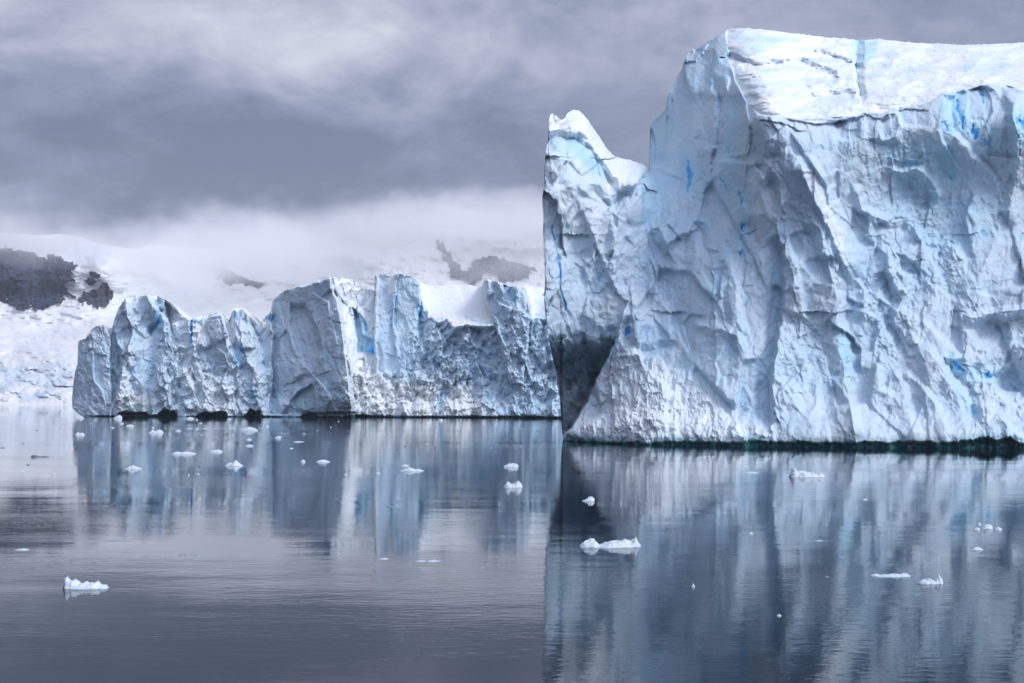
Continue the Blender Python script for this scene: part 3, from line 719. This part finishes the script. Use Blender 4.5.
# ------------------------------------------------------------------ sea
def sea():
    co = np.array([(-9000, -600, 0), (9000, -600, 0), (9000, 9000, 0), (-9000, 9000, 0)], float)
    m, t, N, L = nt('sea_water')
    out = N.new('ShaderNodeOutputMaterial'); b = N.new('ShaderNodeBsdfPrincipled'); L.new(b.outputs[0], out.inputs[0])
    b.inputs['Base Color'].default_value = (.005, .013, .020, 1)
    b.inputs['Roughness'].default_value = .02; b.inputs['IOR'].default_value = 1.28
    tc = N.new('ShaderNodeTexCoord'); P = tc.outputs['Object']
    def lay(sx, sy, sc, det, ro):
        mp = N.new('ShaderNodeMapping'); mp.inputs['Scale'].default_value = (sx, sy, 1); mp.inputs['Rotation'].default_value = (0, 0, .12); L.new(P, mp.inputs[0])
        return noise(N, L, mp.outputs[0], sc, det, ro).outputs[0]
    fine = lay(.8, 1.5, 1.6, 3, .55); med = lay(.5, 1.0, .42, 3, .5); swell = lay(.5, 1, .07, 2, .5)
    patch = lay(.25, 1.0, .03, 4, .6)                       # cat's paws of wind on the calm
    pk = ramp(N, L, patch, [(.40, .16), (.62, 1.0)])
    h = math_(N, L, 'MULTIPLY', fine, .010)
    h = math_(N, L, 'ADD', h, math_(N, L, 'MULTIPLY', med, .020))
    h = math_(N, L, 'MULTIPLY', h, pk)
    h = math_(N, L, 'ADD', h, math_(N, L, 'MULTIPLY', swell, .035))
    bp = N.new('ShaderNodeBump'); bp.inputs['Strength'].default_value = 1.0; bp.inputs['Distance'].default_value = 1.0
    L.new(h, bp.inputs['Height']); L.new(bp.outputs[0], b.inputs['Normal'])
    o = make_mesh('sea', co, np.array([[0, 1, 2, 3]]), m, smooth=False)
    tag(o, 'calm dark blue-grey sea with faint ripples', 'sea', kind='structure')
sea()
# ------------------------------------------------------------------ floating ice
def floe_material(name, c0, c1):
    m, t, N, L = nt(name)
    out = N.new('ShaderNodeOutputMaterial'); b = N.new('ShaderNodeBsdfPrincipled'); L.new(b.outputs[0], out.inputs[0])
    tc = N.new('ShaderNodeTexCoord'); n = noise(N, L, tc.outputs['Object'], 3.0, 4, .6)
    sx = N.new('ShaderNodeSeparateXYZ'); L.new(tc.outputs['Object'], sx.inputs[0])
    c = mixc(N, L, n.outputs[0], c0, c1)
    wet = ramp(N, L, math_(N, L, 'MULTIPLY_ADD', sx.outputs[2], 6.0, .1), [(0, 1.0), (.5, 0.0)])
    c = mixc(N, L, math_(N, L, 'MULTIPLY', wet, .7), c, (.30, .52, .58))
    L.new(c, b.inputs['Base Color']); b.inputs['Roughness'].default_value = .45
    bp = N.new('ShaderNodeBump'); bp.inputs['Strength'].default_value = .4; bp.inputs['Distance'].default_value = .1
    L.new(n.outputs[0], bp.inputs['Height']); L.new(bp.outputs[0], b.inputs['Normal'])
    return m
M_floe = floe_material('white_floe_ice', (.42, .52, .62), (.68, .73, .78))
M_dark = floe_material('clear_floe_ice', (.05, .07, .09), (.16, .20, .24))

def floe(u, v, w, prof, label, seed, mat=None, group=None, depth=.55, name='ice_floe'):
    """u, v: middle of its waterline in the photograph; w: width and prof: heights along it, in pixels"""
    D = HC * F / (v - VH); px = D / F
    cx = (u - UC) * px
    hw = w * px / 2
    nx = 61 if w > 12 else 17; ny = 25 if w > 12 else 9
    x = np.linspace(-1, 1, nx)[:, None] * np.ones((1, ny)); s = np.linspace(-1, 1, ny)[None] * np.ones((nx, 1))
    wid = np.sqrt(np.clip(1 - np.abs(x) ** 2.6, 0, 1)) * (1 + .25 * fbm(x * 2, x * 0, seed, 2))
    y = s * wid
    p = np.interp((x + 1) / 2, np.linspace(0, 1, len(prof)), np.array(prof, float)) * px * (.5 if v < 460 else .8)
    top = p * np.sqrt(np.clip(1 - np.abs(s) ** 2.2, 0, 1)) * (1 + .45 * fbm(x * 7 + seed, s * 3, seed + 3, 4))
    top = top * (1 + (.35 * fbm(x * 5 + seed, s * 4, seed + 9, 4, .6, True) if w > 12 else 0))
    edge = (np.abs(s) > .99) | (np.abs(x) > .99)
    top = np.where(edge, 0.0, top)
    X = x * hw * (1 + .04 * fbm(s * 3, x * 3, seed + 5, 2)); Y = y * max(hw * depth, .1)
    bz = -.5 * px * max(prof) * (1 - s ** 2) * (1 - x ** 2) - .03
    T = np.stack([X, Y, top - .02], -1).reshape(-1, 3); Bm = np.stack([X, Y, bz], -1).reshape(-1, 3)
    n = nx * ny
    f1 = grid_faces(nx, ny); f2 = grid_faces(nx, ny, n, True)
    idx = np.arange(n).reshape(nx, ny); ring = []
    for line in (idx[0], idx[-1], idx[:, 0], idx[:, -1]):
        ring.append(np.stack([line[:-1], line[1:], line[1:] + n, line[:-1] + n], -1))
    co = np.concatenate([T, Bm])
    o = make_mesh(name, co + np.array((cx, D, 0)), np.concatenate([f1[:, ::-1], f2[:, ::-1]] + ring)[:, ::-1], mat or M_floe, origin=(cx, D, 0))
    tag(o, label, 'ice floe', group)
    return o

FL = [
 (86, 588, 46, [1, 13, 8, 11, 6, 7, 5, 6, 8, 4, 4, .5], 'chunky white ice floe with a crown of lumps, nearest one in the left foreground'),
 (610, 546.5, 62, [1, 6, 7, 7, 2, 4, 5, 6, 6, 7, 6, 10, 1], 'long white two-part ice floe floating before the spire reflection'),
 (807, 477, 36, [1, 10, 6, 7, 5, 5, 3, 5, 1], 'white lumpy ice floe close in front of the near iceberg cliff'),
 (513, 487.5, 19, [1, 6, 4, 5, 7, 2], 'bright saddle-shaped ice chunk, the lower of two left of the near iceberg'),
 (511, 467, 15, [1, 3, 4, 4, 2], 'small white ice chunk just above the saddle-shaped one'),
 (930, 583.5, 26, [1, 4, 5, 5, 3, 9, 3], 'low ice chunk with a pointed right end, lower right water'),
 (890, 576, 40, [.5, 3, 1, 2, 2, 3, 2, 3.5, 1], 'thin flat string of ice left of the pointed chunk'),
 (977, 550, 12, [1, 4, 4, 1], 'small rounded ice lump just below the cluster at right'),
 (588, 501, 13, [.5, 2, 5, 3], 'small wedge of ice on the dark spire reflection'),
 (412, 471, 24, [.5, 2, 4, 2, 2, .5], 'low white slab of ice below the pillars of the far iceberg'),
 (133, 469, 18, [.5, 2, 4, 2, .5], 'low domed ice floe on the reflection of the far iceberg left end'),
 (184, 454, 25, [1, 4, 3, 4, 3, 1], 'wide flat ice floe, left one of two side by side below the far iceberg'),
 (216, 452, 13, [1, 3, 4, 2], 'narrow flat ice floe, right one of two side by side below the far iceberg'),
 (234, 466, 18, [.5, 3, 3, 6, 3, 1], 'peaked ice floe with grey streak below the far iceberg'),
 (249, 430.5, 18, [1, 4, 6, 6, 4, 1], 'rounded white floe nearest the foot of the far iceberg caves'),
 (249, 440, 6, [1, 3, 1], 'tiny ice bit, upper of two below the rounded white floe'),
 (249, 446, 8, [1, 3, 2], 'tiny ice bit, lower of two below the rounded white floe'),
 (156, 433, 15, [1, 5, 3, 6, 1], 'two-humped white ice chunk under the cave of the far iceberg'),
 (80, 435, 10, [1, 6, 3, 5, 1], 'greyish ice chunk at the left end of the far iceberg reflection'),
 (130, 426, 8, [1, 3, 1], 'tiny white ice bit close under the first dark cave'),
 (278, 438, 7, [1, 4, 2], 'small pointed ice bit right of the rounded white floe'),
 (299, 442, 12, [.5, 2, 1.5, .5], 'thin flat ice sliver under the great grey slab'),
 (303, 462, 5, [1, 3, 1], 'tiny ice bit left of a flat sliver on the grey slab reflection'),
 (323, 462, 14, [.5, 2.5, 2, .5], 'flat grey ice sliver on the reflection of the grey slab'),
 (22, 550, 15, [.3, 1.5, 2, .5], 'faint flat ice patch far left on the dark mountain reflection'),
 (405, 466, 9, [.3, 2, 1], 'small ice sliver just above the low white slab'),
 (865, 500, 6, [.5, 2, .5], 'tiny ice bit in the middle of the near iceberg reflection'),
 (819, 541, 8, [.3, 1.5, .5], 'faint ice sliver above the flat string of ice'),
 (752, 473, 15, [.3, 1.5, 1, .3], 'thin flat ice sliver left of the lumpy floe by the cliff'),
 (693, 587, 4, [1, 5, 1], 'tiny upright ice bit in the lower middle of the near iceberg reflection'),
 (751, 534, 5, [1, 2.5, 1], 'tiny ice bit between the two-part floe and the right reflections'),
 (779, 616, 5, [1, 3, 1], 'tiny ice bit lowest in the water at right'),
 (430, 561, 32, [.2, 1, .4, 1.2, .6, .2], 'faint broken ice patch below the pillar reflections'),
 (382, 559, 15, [.2, .5, 1.6, .4], 'faint flat ice piece left of the broken patch'),
 (178, 431, 6, [1, 3, 1], 'tiny ice bit right of the two-humped chunk'),
 (61, 423, 12, [.3, 1.5, .3], 'thin ice sliver left of the far iceberg end'),
 (441, 420.5, 5, [1, 3, 1], 'white ice bit touching the dark foot of the far iceberg'),
 (521, 429, 5, [1, 2, 1], 'tiny ice bit near the right foot of the far iceberg'),
 (304, 434, 3, [1, 2, 1], 'speck of ice under the slab beside the second cave'),
]
for i, (u, v, w, pr, lab) in enumerate(FL):
    floe(u, v, w, pr, lab, 500 + 7 * i)
for i, (u, v, w, pr, lab) in enumerate([
 (979, 525, 4, [1, 4, 1], 'tiny ice lump, upper left piece of the cluster at right'),
 (977, 530, 7, [1, 4, 1], 'small ice lump, lower left piece of the cluster at right'),
 (987, 529, 12, [1, 5, 6, 2], 'largest middle lump of the ice cluster at right'),
 (998, 530, 8, [1, 4, 2], 'small ice lump, right piece of the cluster at right')]):
    floe(u, v, w, pr, lab, 900 + i, group='ice cluster at right')
for i, (u, v, w, pr, lab) in enumerate([
 (41, 457, 20, [2, 4, 1, 2, 1.5, .2], 'dark glassy ice sliver in the bright water at left'),
 (2, 448, 10, [.5, 1.5, .5], 'dark ice sliver cut by the left picture edge'),
 (391, 506.5, 13, [.2, 1.4, .6, 1.2, .2], 'dark thin ice sliver on the pillar reflections'),
 (117, 541, 25, [.2, 1, .5, .2], 'dark thin streak of ice above the left foreground floe'),
 (188, 555, 24, [.2, 1.2, .3, 1, .2], 'dark broken string of ice right of the left foreground floe'),
 (827, 577, 5, [.5, 2, .5], 'dark ice bit left of the flat string of ice'),
 (496, 439, 27, [.2, .8, .4, 1, .2], 'dark thin ice streak below the right half of the far iceberg'),
 (263, 541, 10, [.2, 1.2, .2], 'dark thin ice sliver below the caves reflection'),
 (28, 465, 4, [.5, 1.5, .5], 'dark ice speck left of the glassy sliver')]):
    floe(u, v, w, pr, lab, 950 + i, mat=M_dark)
# bergy bits that lie against the foot of the far iceberg
floe(118, 418.6, 9, [1, 5, 7, 3], 'white ice boulder at the foot of the far iceberg, left of the first cave', 1201, name='ice_boulder')
floe(190, 418.8, 8, [1, 3, 3, 1], 'small white ice boulder at the foot of the far iceberg between two caves', 1202, name='ice_boulder')
floe(79, 418.5, 10, [.5, 2, 4, 2], 'low white ice boulder at the left tip of the far iceberg', 1203, name='ice_boulder')
# loose specks of brash scattered over the calm water before the far iceberg
random.seed(5)
for i in range(42):
    v = 419.5 + 60 * random.random() ** 1.7; u = random.uniform(5, 545)
    floe(u, v, random.uniform(1.5, 5.0), [.5, random.uniform(1, 2.2), .5], 'tiny speck of brash ice on the calm water before the far iceberg', 1300 + i, mat=random.choice([M_floe, M_floe, M_dark]), group='specks of brash ice', name='ice_speck')
# ------------------------------------------------------------------ light, sky, air, camera
SUN_EL, SUN_AZ = 41.0, -37.0           # azimuth measured from +X (right) towards +Y (away from the camera)
def light():
    s = bpy.data.lights.new('sun', 'SUN'); s.energy = 1.95; s.angle = math.radians(18); s.color = (1.0, .945, .87)
    o = bpy.data.objects.new('sun', s); col.objects.link(o)
    el, az = math.radians(SUN_EL), math.radians(SUN_AZ)
    from mathutils import Vector
    d = Vector((math.cos(el) * math.cos(az), math.cos(el) * math.sin(az), math.sin(el)))
    o.rotation_euler = d.to_track_quat('Z', 'Y').to_euler(); o.location = (0, 0, 300)
    w = bpy.data.worlds.new('World'); sc.world = w; w.use_nodes = True
    N, L = w.node_tree.nodes, w.node_tree.links; N.clear()
    out = N.new('ShaderNodeOutputWorld'); bg = N.new('ShaderNodeBackground'); L.new(bg.outputs[0], out.inputs[0])
    sky = N.new('ShaderNodeTexSky'); sky.sky_type = 'NISHITA'; sky.sun_disc = False
    sky.sun_elevation = el; sky.sun_rotation = math.radians(90) - az
    tc = N.new('ShaderNodeTexCoord'); G = tc.outputs['Generated']
    sx = N.new('ShaderNodeSeparateXYZ'); L.new(G, sx.inputs[0])
    # a flat cloud deck seen from below near the zenith, sheets near the horizon
    mp = N.new('ShaderNodeMapping'); mp.inputs['Scale'].default_value = (1, 1, 1.9); mp.inputs['Location'].default_value = (.3, .1, .75); L.new(G, mp.inputs[0])
    n1 = noise(N, L, mp.outputs[0], 4.2, 7, .58, .7); n2 = noise(N, L, mp.outputs[0], 12.0, 7, .62, .5)
    el_ = sx.outputs[2]
    wn = noise(N, L, mp.outputs[0], 5.5, 6, .6, .4); ws = N.new('ShaderNodeSeparateColor'); L.new(wn.outputs['Color'], ws.inputs[0])
    wx = math_(N, L, 'ADD', sx.outputs[0], math_(N, L, 'MULTIPLY_ADD', ws.outputs[0], .34, -.17)); wz = math_(N, L, 'ADD', el_, math_(N, L, 'MULTIPLY_ADD', ws.outputs[1], .16, -.08))
    def bump(x, y, z, rx, rz, sharp=1.0):
        """soft patch of cloud round a direction"""
        dx = math_(N, L, 'MULTIPLY', math_(N, L, 'SUBTRACT', wx, x), 1 / rx)
        dz = math_(N, L, 'MULTIPLY', math_(N, L, 'SUBTRACT', wz, z), 1 / rz)
        d2 = math_(N, L, 'ADD', math_(N, L, 'MULTIPLY', dx, dx), math_(N, L, 'MULTIPLY', dz, dz))
        front = math_(N, L, 'GREATER_THAN', sx.outputs[1], 0.0)
        return math_(N, L, 'MULTIPLY', math_(N, L, 'EXPONENT', math_(N, L, 'MULTIPLY', d2, -1.0)), front)
    v = math_(N, L, 'MULTIPLY_ADD', n1.outputs[0], 1.5, -.25)
    v = math_(N, L, 'ADD', v, math_(N, L, 'MULTIPLY_ADD', n2.outputs[0], .75, -.375))
    def D(u, vv):
        k = math.sqrt(1 + ((u - 512) / F) ** 2 + ((397 - vv) / F) ** 2)
        return ((u - 512) / F / k, 1, (397 - vv) / F / k)
    for (u, vv, ru, rv, a) in PATCHES:
        x, y, z = D(u, vv)
        v = math_(N, L, 'MULTIPLY_ADD', bump(x, y, z, ru / F, rv / F), a, v)
    c = ramp(N, L, v, [(0.0, (.18, .215, .32)), (.35, (.30, .335, .475)), (.62, (.47, .50, .64)), (1.0, (.74, .78, .87))])
    s2 = N.new('ShaderNodeMix'); s2.data_type = 'RGBA'; s2.inputs[0].default_value = .93
    sk = mixc(N, L, 1.0, sky.outputs[0], (.1, .1, .1), 'MULTIPLY')
    L.new(sk, s2.inputs[6]); L.new(c, s2.inputs[7])
    # sky glow round the veiled sun, added out of view to light the ice
    vd = N.new('ShaderNodeVectorMath'); vd.operation = 'DOT_PRODUCT'; L.new(G, vd.inputs[0]); vd.inputs[1].default_value = tuple(d)
    r1 = N.new('ShaderNodeMapRange'); r1.interpolation_type = 'SMOOTHSTEP'; r1.inputs[1].default_value = .1; r1.inputs[2].default_value = 1.0; r1.inputs[4].default_value = 2.2; L.new(vd.outputs['Value'], r1.inputs[0])
    r2 = N.new('ShaderNodeMapRange'); r2.interpolation_type = 'SMOOTHSTEP'; r2.inputs[1].default_value = .3; r2.inputs[2].default_value = .9; r2.inputs[4].default_value = .0; L.new(el_, r2.inputs[0])
    gl = math_(N, L, 'ADD', math_(N, L, 'ADD', r1.outputs[0], r2.outputs[0]), 1.0)
    r3 = N.new('ShaderNodeMapRange'); r3.interpolation_type = 'SMOOTHSTEP'; r3.inputs[1].default_value = -.80; r3.inputs[2].default_value = -.38; r3.inputs[3].default_value = .2; L.new(sx.outputs[0], r3.inputs[0])
    gl = math_(N, L, 'MULTIPLY', gl, r3.outputs[0])          # unseen left sky dimmed, added to keep the left-facing wall dark
    vs_ = N.new('ShaderNodeVectorMath'); vs_.operation = 'SCALE'; L.new(s2.outputs[2], vs_.inputs[0]); L.new(gl, vs_.inputs['Scale'])
    L.new(vs_.outputs[0], bg.inputs[0]); bg.inputs[1].default_value = 1.0
PATCHES = [ # direction, size, brighter or darker cloud
    (100, 150, 380, 80, -.40), (340, 190, 300, 50, -.26), (330, 60, 130, 60, .26), (60, 20, 220, 40, .24), (480, 40, 160, 60, .14), (300, 262, 240, 26, .42), (60, 262, 260, 20, .2),
    (900, 0, 300, 60, -.34), (590, 150, 60, 120, -.05)]
light()

def haze():
    x0, x1, y0, y1, z0, z1 = -3000, 3000, -400, 3700, -8, 345
    co = np.array([(x, y, z) for z in (z0, z1) for y in (y0, y1) for x in (x0, x1)], float)
    fc = np.array([[0, 2, 3, 1], [4, 5, 7, 6], [0, 1, 5, 4], [2, 6, 7, 3], [0, 4, 6, 2], [1, 3, 7, 5]])
    m, t, N, L = nt('haze_air')
    out = N.new('ShaderNodeOutputMaterial'); pv = N.new('ShaderNodeVolumePrincipled'); L.new(pv.outputs[0], out.inputs['Volume'])
    pv.inputs['Color'].default_value = (.80, .84, .93, 1); pv.inputs['Density'].default_value = .00008; pv.inputs['Anisotropy'].default_value = .2
    o = make_mesh('haze', co, fc, m, smooth=False)
    tag(o, 'thin cold haze over the water', 'haze', kind='stuff')
haze()

def low_cloud():
    x0, x1, y0, y1, z0, z1 = -2600, 1800, 1980, 3500, 140, 430
    co = np.array([(x, y, z) for z in (z0, z1) for y in (y0, y1) for x in (x0, x1)], float)
    fc = np.array([[0, 2, 3, 1], [4, 5, 7, 6], [0, 1, 5, 4], [2, 6, 7, 3], [0, 4, 6, 2], [1, 3, 7, 5]])
    m, t, N, L = nt('cloud_vapour')
    out = N.new('ShaderNodeOutputMaterial'); pv = N.new('ShaderNodeVolumePrincipled'); L.new(pv.outputs[0], out.inputs['Volume'])
    pv.inputs['Color'].default_value = (.945, .95, .955, 1)
    tc = N.new('ShaderNodeTexCoord'); s = N.new('ShaderNodeSeparateXYZ'); L.new(tc.outputs['Object'], s.inputs[0])
    def ss(val, a, b):
        r = N.new('ShaderNodeMapRange'); r.interpolation_type = 'SMOOTHSTEP'; r.inputs[1].default_value = a; r.inputs[2].default_value = b; L.new(val, r.inputs[0]); return r.outputs[0]
    n = noise(N, L, tc.outputs['Object'], .0034, 5, .62)
    zz = math_(N, L, 'ADD', s.outputs[2], math_(N, L, 'MULTIPLY_ADD', n.outputs[0], -300, 150))
    nn = noise(N, L, tc.outputs['Object'], .013, 4, .65)
    zz = math_(N, L, 'ADD', zz, math_(N, L, 'MULTIPLY_ADD', nn.outputs[0], -170, 85))
    d = math_(N, L, 'MULTIPLY', ss(zz, 150, 250), ss(zz, 312, 235))
    d = math_(N, L, 'MULTIPLY', d, ss(s.outputs[1], 2000, 2450))
    # a thicker cap of cloud on the middle summit
    vm = N.new('ShaderNodeMapping'); vm.vector_type = 'POINT'; vm.inputs['Location'].default_value = (60 / 260, -2330 / 170, -292 / 38); vm.inputs['Scale'].default_value = (1 / 260, 1 / 170, 1 / 38); L.new(tc.outputs['Object'], vm.inputs[0])
    ln = N.new('ShaderNodeVectorMath'); ln.operation = 'LENGTH'; L.new(vm.outputs[0], ln.inputs[0])
    puff = math_(N, L, 'MULTIPLY', ss(math_(N, L, 'ADD', ln.outputs['Value'], math_(N, L, 'ADD', math_(N, L, 'MULTIPLY_ADD', n.outputs[0], 1.6, -.8), math_(N, L, 'MULTIPLY_ADD', nn.outputs[0], 1.4, -.7))), 1.25, .5), 1.6)
    d = math_(N, L, 'MAXIMUM', d, puff)
    L.new(math_(N, L, 'MULTIPLY', d, .010), pv.inputs['Density'])
    m.cycles.volume_step_rate = 1.6
    o = make_mesh('low_cloud', co, fc, m, smooth=False)
    tag(o, 'low cloud wrapped round the mountain tops', 'cloud', kind='stuff')
low_cloud()

cam = bpy.data.cameras.new('camera'); co_ = bpy.data.objects.new('camera', cam); col.objects.link(co_)
co_.location = (0, 0, HC); co_.rotation_euler = (math.radians(90), 0, 0)
cam.sensor_width = 36; cam.lens = 36 * F / 1024; cam.shift_y = (VH - 341.5) / 1024
cam.clip_start = .5; cam.clip_end = 30000
sc.camera = co_
sc.view_settings.view_transform = 'Standard'; sc.view_settings.look = 'None'; sc.view_settings.gamma = 1.0; sc.view_settings.exposure = 0.0
sc.render.engine = 'CYCLES'
sc.cycles.use_denoising = True
sc.cycles.diffuse_bounces = 3; sc.cycles.glossy_bounces = 3; sc.cycles.volume_bounces = 4; sc.cycles.max_bounces = 12
